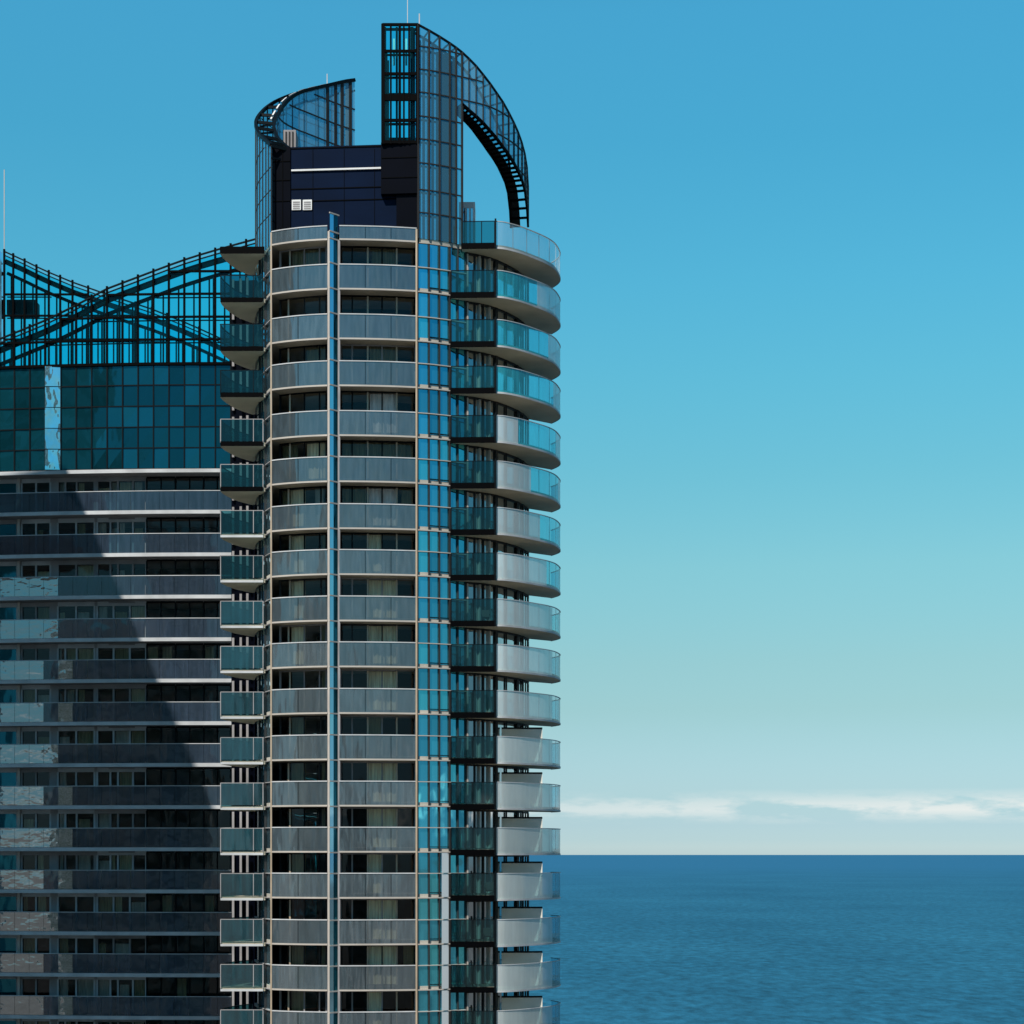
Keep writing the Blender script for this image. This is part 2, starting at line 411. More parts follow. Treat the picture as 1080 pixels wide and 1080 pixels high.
# --- big curved balconies on the right
SO = [(523, 1.2), (531, 1.35), (539, 1.7), (548, 2.2), (557, 2.85), (572, 4.1), (581, 5.1), (586, 6.0), (589.5, 7.2), (590.6, 8.0), (589.5, 8.7), (586, 9.4), (581, 10.1)]
S_out = plan(SO, 5)
def curved_balcony(i):
    x0 = 487 if i < 1 else 475.5
    zb = ZB[i]-.16
    near = [P(x0, 1.3), P(523, 1.2)]
    wall = cut(C_right, x0+.5, 557)
    mb = MB()
    poly = near[:1] + S_out + [p for p in reversed(wall)]
    mb.plate(poly, zb, zb+.24)
    bal = mb.build('curved_balcony', M['soffit'], tower)
    fz = MB(); q = [P(x0, 1.27), P(522.6, 1.17)]
    fz.wallsolid(offset(q, -.10), offset(q, -.005), zb-.03, zb+.36); 
    fz.wallsolid([P(x0-.6, 1.25), P(x0-.6, 2)], [P(x0, 1.25), P(x0, 2)], zb-.03, zb+.36)
    fz.build('fascia', M['black'], bal)
    e = MB(); e.wallsolid(offset(S_out, -.05), offset(S_out, .0), zb-.02, zb+.10); e.build('slab_edge', M['slab_grey'], bal)
    top = ZB[i]+RH+.02
    
    # frosted glass; blue pieces are the shade band put into the glass colour
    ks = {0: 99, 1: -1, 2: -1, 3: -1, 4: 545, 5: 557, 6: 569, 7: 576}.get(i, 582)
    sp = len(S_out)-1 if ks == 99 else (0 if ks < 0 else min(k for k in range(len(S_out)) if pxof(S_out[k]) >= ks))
    SG = offset(S_out, -.02); gl = None
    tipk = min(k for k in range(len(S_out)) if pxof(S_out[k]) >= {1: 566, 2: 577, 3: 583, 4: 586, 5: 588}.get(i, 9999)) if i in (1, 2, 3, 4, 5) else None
    for k0, k1, mt in ((0, sp, 'frost'), (sp, tipk or len(SG)-1, 'shaded_bal'), (tipk or len(SG)-1, len(SG)-1, 'frost')):
        if k1 <= k0: continue
        g = MB(); g.strip(SG[k0:k1+1], zb+.11, top-.05); gl = g.build('balustrade', M['roof_rail_glass' if i == 0 or (i >= 8 and mt == 'shaded_bal') else mt], bal)
    r = MB(); r.wallsolid(offset(S_out, -.05), offset(S_out, .03), top-.05, top); r.build('handrail', M['slab_grey'], bal)
    j = MB(); L_ = resample(S_out, 9)
    for k in range(1, 8):
        j.post(offset(L_, .03)[k], tang(L_, k), .035, .03, zb+.24, top-.05)
    j.build('glass_joint', M['slab_grey'], gl)
    n_ = MB(); q = [P(x0+.4, 1.24), P(521.6, 1.14)]; n_.strip(q, zb+.37, top-.05, False); ep = n_.build('end_panel', M['clear' if i < 4 else 'clear_dark'], bal)
    r = MB(); r.wallsolid(offset(q, -.03), offset(q, .03), top-.05, top-.01)
    for t in ((0, .5, 1) if i else (0, .6, 1)): r.post(q[0].lerp(q[1], t), (1, 0), .06, .06, zb+.3, top-.04)
    r.build('end_rail', M['dark'], ep)
    c = MB(); c.post(P(522.6, 1.12), (1, 0), .12, .14, zb-.02, top+.12); c.build('corner_post', M['dark'], bal)
    if i >= 11:
        s = MB(); a, b = P(529, 3.95), P(572, 4.3); b.y = a.y+.15
        s.wallsolid([a, b], offset([a, b], .08), ZB[i]+.1, ZB[i]+2.38)
        ps = s.build('privacy_screen', M['cream'], bal)
        s = MB(); s.wallsolid(offset([a, b], -.02), offset([a, b], .1), ZB[i]+2.38, ZB[i]+2.5); s.build('screen_cap', M['dark'], ps)
    return bal
SWC = [493, 501, 510, 523.5, 534, 546, 551.5, 556.5]
def side_window(i):
    z0, z1 = ZB[i+1]+.31, ZB[i]-.17
    CW = offset(C_right, .08)
    g = MB(); pane_strip(g, CW, SWC, z0, z1, .02)
    w = g.build('side_window', M['side_window'], tower)
    f = MB()
    for x, wd in zip(SWC, (.12, .07, .09, .26, .08, .36, .18, .14)):
        p = cut(C_right, x, 557.5); f.post(p[0], p[1]-p[0] if len(p) > 1 else (0, 1), wd, .1, z0-.02, z1)
    q = cut(C_right, 492, 557); f.wallsolid(offset(q, -.02), offset(q, .1), z1-.12, z1)
    f.build('frame', M['brown'], w)
    f = MB()
    for x in (492.8, 505.5, 516):
        p = cut(C_right, x, 530); f.post(p[0]+Vector((0, -.03)), p[1]-p[0], .09, .2, z0, z1-.12)
    f.build('pale_mullion', M['pale'], w)
    if i % 3 != 1:
        m_ = MB(); folds(m_, offset(cut(C_right, 494+(i*5) % 9, 520+(i*7) % 12), .4), z0, z1-.1); m_.build('curtain', M['blind'], w)
for i in range(NF):
    curved_balcony(i)
    if i < NF-1: side_window(i)

# --- balconies on the left flank
LO = [(232.6, 2.3), (233.5, 2.7), (236, 3.4), (240, 4.2), (248, 5.5), (257, 6.5), (267, 7.4)]
L_out = plan(LO, 4)
def flank_balcony(i):
    zb = ZB[i]-.16; top = ZB[i]+RH
    mb = MB(); wall = [p for p in C_left if p.y > P(0, 2.4).y and p.y < P(0, 7.3).y]
    poly = [P(279.5, 2.3)] + wall + list(reversed(L_out))
    mb.plate(list(reversed(poly)), zb, zb+.24)
    bal = mb.build('flank_balcony', M['soffit'], tower)
    if i == 0:
        q = [P(232.6, 2.25), P(279, 2.25)]; f = MB(); f.wallsolid(offset(q, -.06), offset(q, .0), zb-.01, zb+.46); f.build('fascia', M['black'], bal)
        f = MB(); f.wallsolid(offset(L_out, .05), offset(L_out, -.03), zb+.05, zb+.46); f.build('parapet', M['black'], bal)
        return
    q = [P(232.6, 2.25), P(277.6, 2.25)]
    f = MB(); f.wallsolid(offset(q, -.06), offset(q, .0), zb-.01, zb+(.30 if i < 6 else .14)); f.build('fascia', M['black'] if i < 6 else M['slab_grey'], bal)
    n_ = MB(); n_.strip([P(233, 2.2), P(267, 2.2)], zb+.31, top-.05, False); n_.strip([P(267.6, 2.2), P(277, 2.2)], zb+.31, top-.05, False)
    ep = n_.build('end_panel', M['clear_dark'] if i < 8 else M['end_glass'], bal)
    r = MB(); r.wallsolid(offset(q, -.03), offset(q, .03), top-.05, top); r.post(P(232.7, 2.22), (1, 0), .06, .06, zb+.2, top-.04); r.post(P(267.3, 2.22), (1, 0), .05, .05, zb+.3, top-.04); r.post(P(277.4, 2.22), (1, 0), .06, .06, zb+.2, top-.04)
    r.build('end_rail', M['dark'] if i < 4 else M['taupe'], ep)
    g = MB(); g.strip(offset(L_out, .02), zb+.05, top-.05); g.build('balustrade', M['clear_dark'], bal)
    r = MB(); r.wallsolid(offset(L_out, .05), offset(L_out, -.03), top-.05, top); r.build('handrail', M['dark'], bal)
for i in range(NF): flank_balcony(i)
mb = MB()
for i in range(1, NF):
    for x in (246, 254, 261): 
        p = P(x, 7.6+(261-x)*.03); mb.post(p, (1, 0), .16, .16, ZB[i]+.3, ZB[i-1]-.17)
mb.build('flank_column', M['taupe'], tower)
mb = MB(); mb.wallsolid([P(244, 8.2), P(270, 8.0)], [P(246, 9.2), P(272, 9.0)], 0, ZB[0]-.2); mb.build('flank_wall', M['blackclad'], tower)

# ---------------------------------------------------------------- crown of the round tower
ROOF = ZB[0]+.3
# plant room
zt = zat(152.5, 126.2)
mb = MB(); a, b = P(288, 1.75), P(441.5, 1.0)
mb.wallsolid([a, b], [P(296, 12), P(438, 11)], ROOF, zt); plant = mb.build('plant_room', M['navy'], tower)
def on_front(x, d=.0):
    t = (x-288)/(441.5-288); p = a.lerp(b, t); return p+Vector((0, -d))
def front_rect(mbx, x0, x1, y0, y1, d, th=.05):
    p, q = on_front(x0, d), on_front(x1, d)
    mbx.wallsolid([p, q], [p+Vector((0, th)), q+Vector((0, th))], zat(y1, (p.y+q.y)/2), zat(y0, (p.y+q.y)/2))
mb = MB(); 
for r_ in ((402.5, 441, 149.5, 204, .5, .5), (418.5, 441, 204.3, 246, .32, .3), (287, 306.5, 155, 246, .10, .1)):
    mb = MB(); front_rect(mb, *r_); mb.build('black_panel', M['blackclad'], plant)
mb = MB()
for y in (155.4, 198, 211): front_rect(mb, 307, 402 if y < 180 else 418, y-.5, y+.5, .04, .035)
for y in (170, 190, 212): front_rect(mb, 287.4, 306, y-.4, y+.4, .14, .03)
for x in (298,): front_rect(mb, x, x+.6, 156, 246, .14, .03)
for x in (330, 363, 395): front_rect(mb, x, x+.4, 157, 246, .03, .025)
for y in (166, 187): front_rect(mb, 403, 440.6, y-.4, y+.4, .54, .03)
mb.build('panel_joint', M['black'], plant)
mb = MB(); front_rect(mb, 307.5, 402, 177.4, 179.2, .12, .11); mb.build('ledge', M['white'], plant)
for x in (308, 319.6):
    mb = MB(); front_rect(mb, x, x+9.6, 210.6, 221.4, .08, .07); lv_ = mb.build('louvre', M['white'], plant)
    mb = MB()
    for k in range(4): front_rect(mb, x+1.2, x+8.4, 212.4+k*2.2, 213.7+k*2.2, .10, .03)
    mb.build('louvre_blade', M['taupe'], lv_)
# cornice over the bay carries the same balustrade (index 0 above)

# right crown: two glazed skins over the strip and the right flank, with the arched cut
TOPR = [(441, 26), (455, 33.5), (470, 42.5), (485, 53), (500, 67), (515, 85.5), (530, 107), (540, 125), (548, 143), (553, 159), (556, 178), (557.2, 200)]
LOWR = [(486.5, 109), (488.3, 111), (506.7, 126.7), (523, 145), (540, 168), (550, 188), (555, 206), (557.2, 243)]
def interp(tab, x):
    if x <= tab[0][0]: return tab[0][1]
    for (x0, y0), (x1, y1) in zip(tab, tab[1:]):
        if x <= x1: return y0+(y1-y0)*(x-x0)/(x1-x0)
    return tab[-1][1]
CRX = [441, 452.5, 463.5, 474.3, 481, 487.3, 494.5, 502, 509.5, 517, 524, 530.5, 536.5, 542, 546.5, 550.5, 553.6, 555.8, 557]
def crown_pt(x): return cut(C_right, x, 558)[0]
LEV = [ROOF+.0, zat(229, 126.5), zat(205, 126.5), zat(177, 126.5), zat(152, 126.5), zat(128, 126.5), zat(103, 126.5), zat(79, 126.5), zat(55, 126.5)]
mbg = MB(); mbm = MB(); mbi = MB(); mbr = MB(); mbs = MB(); mbl = MB(); mbc = MB()
pts_o = [crown_pt(x) for x in CRX]
pts_i = offset(pts_o, 1.25)
ztop = [zat(interp(TOPR, x), p.y) for x, p in zip(CRX, pts_o)]
zlow = [(ROOF if x < 487 else zat(interp(LOWR, x), p.y)) for x, p in zip(CRX, pts_o)]
zlow_r = [ROOF if k <= 5 else z for k, z in enumerate(zlow)]
for k in range(len(CRX)-1):
    a_, b_ = pts_o[k], pts_o[k+1]
    lo = (ROOF, ROOF) if k < 5 else (zat(interp(LOWR, CRX[k]), a_.y), zat(interp(LOWR, CRX[k+1]), b_.y))
    hi = (ztop[k], ztop[k+1])
    levs = [lo[0]] + [z for z in LEV if z > max(lo)+.3 and z < min(hi)-.3] + [None]
    # outer glass panes and transoms
    prev = lo
    for z in [z for z in LEV if max(lo)+.05 < z < min(hi)-.05] + [hi]:
        cur = z if isinstance(z, tuple) else (z, z)
        (mbc if k < 5 else mbg).quad((a_.x, a_.y, prev[0]+.02), (b_.x, b_.y, prev[1]+.02), (b_.x, b_.y, cur[1]-.02), (a_.x, a_.y, cur[0]-.02))
        if not isinstance(z, tuple): mbm.bar((a_.x, a_.y, z), (b_.x, b_.y, z), .10, .07)
        prev = cur
    # inner skin
    ai, bi = pts_i[k], pts_i[k+1]
    lo_i = (ROOF, ROOF) if k < 5 else (lo[0]-.0, lo[1]-.0)
    mbi.quad((ai.x, ai.y, lo_i[0]), (bi.x, bi.y, lo_i[1]), (bi.x, bi.y, hi[1]-.05), (ai.x, ai.y, hi[0]-.05))
    # top rails, lower rails and ladder
    mbr.bar((a_.x, a_.y, hi[0]), (b_.x, b_.y, hi[1]), .12, .12); mbr.bar((ai.x, ai.y, hi[0]), (bi.x, bi.y, hi[1]), .14, .12)
    mbr.bar((a_.x, a_.y, hi[0]), (ai.x, ai.y, hi[0]), .08, .10)
    if k >= 5:
        mbs.bar((a_.x, a_.y, lo[0]), (b_.x, b_.y, lo[1]), .14, .20); mbs.bar((ai.x, ai.y, lo[0]), (bi.x, bi.y, lo[1]), .14, .20)
        m0 = a_.lerp(ai, .45); m1 = b_.lerp(bi, .45)
        for t in (0, .5):
            p0 = a_.lerp(b_, t); p1 = ai.lerp(bi, t); zz = lo[0]+(lo[1]-lo[0])*t
            mbs.bar((p0.x, p0.y, zz), (p1.x, p1.y, zz), .09, .16)
        # solid half of the soffit
        mbl.box8([(m0.x, m0.y, lo[0]+.03), (m1.x, m1.y, lo[1]+.03), (bi.x, bi.y, lo[1]+.03), (ai.x, ai.y, lo[0]+.03), (m0.x, m0.y, lo[0]+.10), (m1.x, m1.y, lo[1]+.10), (bi.x, bi.y, lo[1]+.10), (ai.x, ai.y, lo[0]+.10)])
for k, x in enumerate(CRX):
    p = pts_o[k]; lo = ROOF if k <= 5 else zlow[k]
    mbm.post(p, tang(pts_o, k), .12 if k < 6 else .05, .14, lo, ztop[k])
    pi = pts_i[k]
    if k < len(CRX)-1 and k < 6: pass
    if k < len(CRX)-1 and k < 6:
        pass
crown = mbg.build('crown_screen', M['crown_film'], tower); mbc.build('clear_glazing', M['crown_glass'], crown)
mbm.build('mullion', M['brown'], crown); mbr.build('top_rail', M['dark'], crown)
sf = mbs.build('arch_soffit', M['black'], crown); mbl.build('soffit_panel', M['dark'], crown)
# inner skin: glass only
mbi.build('inner_screen', M['crown_glass'], crown)
mb = MB()
for k in range(0, 6):
    pi = pts_i[k]
    mb.post(pi, tang(pts_i, k), .16, .12, ROOF, ztop[k]-.05)
    if k < 5: mb.post(pi.lerp(pts_i[k+1], .55), tang(pts_i, k), .22, .12, ROOF, ztop[k+1]-.2)
for z in LEV[1:]:
    for k in range(5):
        if z < ztop[k+1]: mb.bar((pts_i[k].x, pts_i[k].y, z+.25), (pts_i[k+1].x, pts_i[k+1].y, z+.25), .10, .12)
mb.build('inner_frame', M['dark'], crown)

# flat lattice screen closing the crown towards the front
mb = MB(); gl = MB(); fy = P(0, .55).y
xf = lambda px, Y: (px-540)*Y/F
ytop = 25.5; ybot = 152
for x, w in ((404, .24), (412.2, .12), (421.6, .17), (426, .1), (431.5, .13), (440.6, .26)):
    mb.post((xf(x, fy), fy), (1, 0), w, .2, zat(ybot, fy), zat(ytop, fy))
for y, h in ((26, .16), (54, .16), (78, .18), (103, .42), (127, .18), (150, .2)):
    z = zat(y, fy); mb.box(xf(403.2, fy), xf(441, fy), fy-.08, fy+.08, z-h/2, z+h/2)
lat = mb.build('lattice_screen', M['black'], tower)
mb = MB(); f2 = fy+1.5
for x, w in ((406.5, .10), (418.5, .14), (426.0, .12), (434.5, .22)):
    mb.post((xf(x, f2), f2), (1, 0), w, .2, zat(ybot, f2), zat(29, f2))
for y, h in ((31, .14), (58, .10), (82, .12), (100, .2), (131, .12), (147, .2)):
    z = zat(y, f2); mb.box(xf(404, f2), xf(440, f2), f2-.08, f2+.08, z-h/2, z+h/2)
# return side of the screen running back
for dy in (0, 1.6, 3.2, 4.8): mb.post((xf(404, fy), fy+dy+.3), (0, 1), .14, .14, zat(ybot, fy), zat(30, fy))
mb.build('rear_lattice', M['dark'], lat)
gl.quad((xf(404, fy), fy+.12, zat(ybot, fy)), (xf(440.6, fy), fy+.12, zat(ybot, fy)), (xf(440.6, fy), fy+.12, zat(26, fy)), (xf(404, fy), fy+.12, zat(26, fy)))
gl.build('lattice_glass', M['sky_glass'], lat)
mb = MB()
for x in (414.5, 427.5, 434): mb.box(xf(x, f2+1), xf(x+2, f2+1), f2+1, f2+1.1, zat(62, f2), zat(34, f2))
mb.build('lattice_strut', M['white'], lat)

# left crown: sweeping screen rising to the back
CLC = [(286, 1.2, 153), (282, 2.0, 149.5), (277, 3.0, 145), (272.5, 4.2, 140.8), (270, 5.8, 134), (269.6, 7.4, 129.5), (271.5, 9, 124.5), (276, 10.5, 118.5), (282, 11.6, 112.8), (291, 12.6, 106.8), (302, 13.5, 101.8), (312, 14.2, 98.6), (323, 15.0, 95.8), (338, 16.1, 92.6), (350, 16.9, 90.6), (364, 17.7, 88.8)]
cp = [P(x, d) for x, d, _ in CLC]; cz = [zat(y, p.y) for (x, d, y), p in zip(CLC, cp)]
c3 = catmull([Vector((p.x, p.y, z)) for p, z in zip(cp, cz)], 3)
po = [Vector((v.x, v.y)) for v in c3]; pz = [v.z for v in c3]
pi_ = offset(po, -1.30)
mbg = MB(); mbi = MB(); mbr = MB(); mbm = MB(); mbw = MB()
LV2 = [zat(y, 127) for y in (229, 204, 180, 152)] + [zat(y, 140) for y in (150, 128, 106)]
for k in range(len(po)-1):
    a_, b_, ai, bi = po[k], po[k+1], pi_[k], pi_[k+1]
    mbg.quad((a_.x, a_.y, ROOF-.2), (b_.x, b_.y, ROOF-.2), (b_.x, b_.y, pz[k+1]), (a_.x, a_.y, pz[k]))
    mbi.quad((ai.x, ai.y, ROOF), (bi.x, bi.y, ROOF), (bi.x, bi.y, pz[k+1]-.1), (ai.x, ai.y, pz[k]-.1))
    mbr.bar((a_.x, a_.y, pz[k]), (b_.x, b_.y, pz[k+1]), .20, .22)
    mbr.bar((ai.x, ai.y, pz[k]-.1), (bi.x, bi.y, pz[k+1]-.1), .20, .24)
    if k % 4 == 0:
        mbr.bar((a_.x, a_.y, pz[k]-.05), (ai.x, ai.y, pz[k]-.15), .14, .2)
        mbr.bar((a_.x, a_.y, pz[k]-.9), (bi.x, bi.y, pz[k+1]-.9), .10, .12)
    for z in LV2:
        if z < min(pz[k], pz[k+1])-.4:
            mbm.bar((a_.x, a_.y, z), (b_.x, b_.y, z), .05, .05); mbm.bar((ai.x, ai.y, z), (bi.x, bi.y, z), .08, .09)
    if 16 < k < 38 and k % 3 != 0:
        q0, q1 = a_.lerp(ai, .8), b_.lerp(bi, .8); mbw.bar((q0.x, q0.y, pz[k]-.0), (q1.x, q1.y, pz[k+1]-.0), .12, .16)
for k in range(0, len(po), 2):
    mbm.post(po[k], tang(po, k), .06, .08, ROOF-.2, pz[k])
    if k > len(po)*.8: mbm.post(pi_[k], tang(po, k), .26, .10, ROOF, pz[k]-.1)
    elif k % 4 == 0: mbm.post(pi_[k], tang(po, k), .04, .05, ROOF, pz[k]-.1)
mbm.post(po[-1].lerp(pi_[-1], .3), tang(po, len(po)-1), .16, .5, ROOF, pz[-1]+.05)
cr2 = mbg.build('crown_screen', M['crown_glass'], tower)
mbi.build('inner_screen', M['crown_film'], cr2); mbr.build('top_rail', M['dark'], cr2); mbm.build('mullion', M['brown'], cr2); mbw.build('rim_light_rail', M['white'], cr2)
# roof deck, roof cabins, masts
mb = MB(); mb.plate([Vector((BASE.x, BASE.y)).lerp(p, .985) for p in BODY], ROOF, ROOF+.06); mb.build('roof_deck', M['taupe'], tower)
mb = MB(); Y = 133.
mb.box(xf(299, Y), xf(312, Y), Y, Y+1.5, ROOF, zat(137, Y)); rc_ = mb.build('roof_cabin', M['taupe'], tower)
mb = MB()
for x in (301, 304.5, 308): mb.box(xf(x, Y), xf(x+1.6, Y), Y-.04, Y-.005, zat(156, Y), zat(139, Y))
mb.build('cabin_louvre', M['brown'], rc_)
mb = MB(); Y = 131.
mb.box(xf(484, Y), xf(501, Y), Y, Y+2, ROOF, zat(213, Y)); rc_ = mb.build('roof_cabin', M['white'], tower)
mb = MB()
for x in (488.5, 492.5, 496.5): mb.box(xf(x, Y), xf(x+2.3, Y), Y-.04, Y-.005, ROOF+.1, zat(220, Y))
mb.build('cabin_louvre', M['side_window'], rc_)
for px, y0, y1, dz, w in ((429.8, 26, -4, .6, .05), (442.3, 26, 14.5, .8, .08), (345, 92, 78, 16.6, .07)):
    p = P(px, dz); mb = MB(); mb.post(p, (1, 0), w, w, zat(y0, p.y), zat(y1, p.y)); 
    if w > .08: mb.post(p, (1, 0), w*1.8, w*1.8, zat(y0-5, p.y), zat(y0-9, p.y))
    mb.build('mast', M['dark'] if w > .08 else M['slab_grey'], tower)

# ------------------------------------------------------------------ WIDE BLOCK on the left
def FY(px): return 137 + 1.2*((232-px)/232)**2 if px < 232 else 137.
def W(px, back=0.): Y = FY(px); return Vector(((px-540)*Y/F, Y+back))
wb = W(110, 9)
block = empty('apartment_block', (wb.x, wb.y, 0), 'wide dark glass apartment block with long balconies and criss-crossing sloped roof screens', 'apartment block')
def wline(a, b, back=0., n=None):
    n = n or max(2, int(abs(b-a)/12)+1); return [W(a+(b-a)*k/(n-1), back) for k in range(n)]
XL, XR = -140, 256
ysb = [498, 541.5, 586.5, 631, 676, 719.5, 764.5, 808.5, 853, 897.5, 942, 986.5, 1030.5, 1075.5, 1120]
ZL = [EYE+(HY-y)*137/F for y in ysb]
REC = 1.5
# body shell, cross walls, slabs
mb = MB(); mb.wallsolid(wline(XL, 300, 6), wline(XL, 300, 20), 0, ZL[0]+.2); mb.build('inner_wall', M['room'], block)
mb = MB(); mb.wallsolid(wline(XL, XR), wline(XL, XR, 6), 0, ZL[-1]-.01); mb.build('block_base', M['taupe'], block)
mb = MB(); mb.wallsolid([W(256.3, REC), W(300, REC)], [W(256.3, 5.9), W(300, 5.9)], 0, ZL[0]); mb.build('end_wall', M['blackclad'], block)
UN = [(-138, -106), (-102, -66), (-60, -10), (-8, 12.5), (17.5, 48), (56, 95), (98, 150), (150.5, 181), (181.5, 211), (211.5, 240)]
def left_floor(i):
    zb = ZL[i]; q = wline(XL, XR)
    mb = MB(); mb.wallsolid(offset(q, .03), wline(XL, XR, 5.95), zb, zb+.27); bal = mb.build('long_balcony', M['taupe'], block)
    mb = MB(); mb.wallsolid(offset(q, -.05), offset(q, .025), zb-.01, zb+.26); mb.build('slab_edge', M['slab_grey'], bal)
    if i > 0:
        top = zb+1.72
        g = MB(); wav_ = []; rs = random.Random(i*7+1)
        for k in range(-9, 17):
            a, b = k*15.3+.15, min(255.5, (k+1)*15.3-.15)
            if a < XL or a > 255: continue
            g.strip([W(a, .05), W((a+b)/2, .05), W(b, .05)], zb+.27, top-.04, False)
            if i >= 3 and -2 <= k <= 4 and not (k > 2 and rs.random() < .45):
                gs = MB(); gs.strip([W(a, .035), W((a+b)/2, .035), W(b, .035)], zb+.29, top-.05, False); wav_.append(gs)
        gl = g.build('balustrade', M['left_bal'], bal)
        for gs in wav_: gs.build('wavy_pane', M['swirl_bal'], gl)
        r = MB(); r.wallsolid(wline(XL, XR, .02), wline(XL, XR, .09), top-.04, top+.01); r.build('handrail', M['slab_grey'], bal)
    if i == len(ZL)-1: return
    # facade under this slab
    z0, z1 = ZL[i+1]+.28, zb-.0
    rnd = random.Random(i*13+5)
    wl = MB()
    prev = XL
    for (a, b) in UN+[(256, 256)]:
        if a-prev > .8: wl.wallsolid(wline(prev, a, REC-.06, 2), wline(prev, a, REC+.2, 2), z0, z1)
        prev = b
    wl.wallsolid(wline(XL, 256, REC-.03), wline(XL, 256, REC+.19), z1-.12, z1-.004)
    wl.build('wall', M['taupe'], block)
    # boxed soffit line over the windows
    for u, (a, b) in enumerate(UN):
        door = u in (1, 4, 5)
        nsp = max(1, round((b-a)/ (15. if not door else 16.)))
        cs = [a+(b-a)*k/nsp for k in range(nsp+1)]
        if u == 6 and rnd.random() < .6: cs = [a, a+14, a+22, a+38, b]
        if u == 5 and rnd.random() < .4: cs = [a, a+8, a+20, b]
        g = MB(); zl = z1-(.32 if u < 7 else .12)
        for c, d in zip(cs, cs[1:]): g.strip([W(c+.3, REC+.04), W(d-.3, REC+.04)], z0+.05, zl, False)
        w = g.build('sliding_door' if door else 'window', M['window'] if not u == 3 else M['teal'], block)
        f = MB(); mt = M['taupe'] if u < 7 else M['dark']
        light = rnd.random() < .7 and u < 7
        f.wallsolid(wline(a, b, REC-.04, 2), wline(a, b, REC+.1, 2), zl, z1)
        for c in cs: f.post(W(c, REC), (1, 0), .13 if u < 7 else .07, .16, z0, zl)
        f.build('frame', M['slab_grey'] if light else mt, w)
        for c, d in zip(cs, cs[1:]):
            rr = rnd.random()
            if u in (4, 5, 6, 1, 2) and rr < .55:
                m_ = MB(); m = rnd.choice(['blind', 'curtain', 'drape', 'blind'])
                e = d if rnd.random() < .5 else c+(d-c)*rnd.uniform(.3, .8)
                folds(m_, [W(c+.5, REC+.45), W(e-.5, REC+.45)], z0, zl-rnd.choice([0, 0, .4])); m_.build('curtain', M[m], w)
            elif u >= 7 and rr < .05:
                m_ = MB(); folds(m_, [W(c+.5, REC+.45), W(c+(d-c)*.7, REC+.45)], z0, zl-.1); m_.build('curtain', M['drape'], w)
    # pale pillar at column 14.5
    p = MB(); p.post(W(14.8, REC-.1), (1, 0), .2, .3, z0, z1); p.build('pillar', M['pale'], block)
for i in range(len(ZL)): left_floor(i)

# curtain wall above the balconies
zc0, zc1 = ZL[0]+.28, EYE+(HY-383.5)*137/F
rows = [zc0+(zc1-zc0)*k/5 for k in range(6)]
xc = [XL+ (262-XL)*k/25 for k in range(26)]
colx = [64+16.3*k for k in range(-12, 13)]
mbg = MB(); mbm = MB(); mbx = MB()
for a, b in zip(colx, colx[1:]):
    for z0, z1 in zip(rows, rows[1:]):
        tlt = [random.uniform(-.02, .02) for _ in range(4)]
        p, q = W(a+.4), W(b-.4)
        if abs(a-47.7) < 1:  # brighter panes added and yawed to stand in for a bright reflection
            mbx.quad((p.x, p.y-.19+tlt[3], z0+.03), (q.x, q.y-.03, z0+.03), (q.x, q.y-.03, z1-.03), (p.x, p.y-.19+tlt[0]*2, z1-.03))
        mbg.quad((p.x, p.y+.05+tlt[0], z0+.03), (q.x, q.y+.05+tlt[1], z0+.03), (q.x, q.y+.05+tlt[2], z1-.03), (p.x, p.y+.05+tlt[3], z1-.03))
for x in colx: mbm.post(W(x, .04), (1, 0), .09, .12, zc0, zc1)
for z in rows:
    q = wline(colx[0], colx[-1]); mbm.wallsolid(q, offset(q, .1), z-.04, z+.04)
cwl = mbg.build('curtain_wall', M['teal'], block); mbx.build('reflection_pane', M['glint'], cwl); mbm.build('mullion', M['dark'], cwl)
mb = MB(); mb.wallsolid(wline(-140, 262, .25), wline(-140, 262, 9), zc0, zc1-.05); mb.build('attic_wall', M['room'], block)

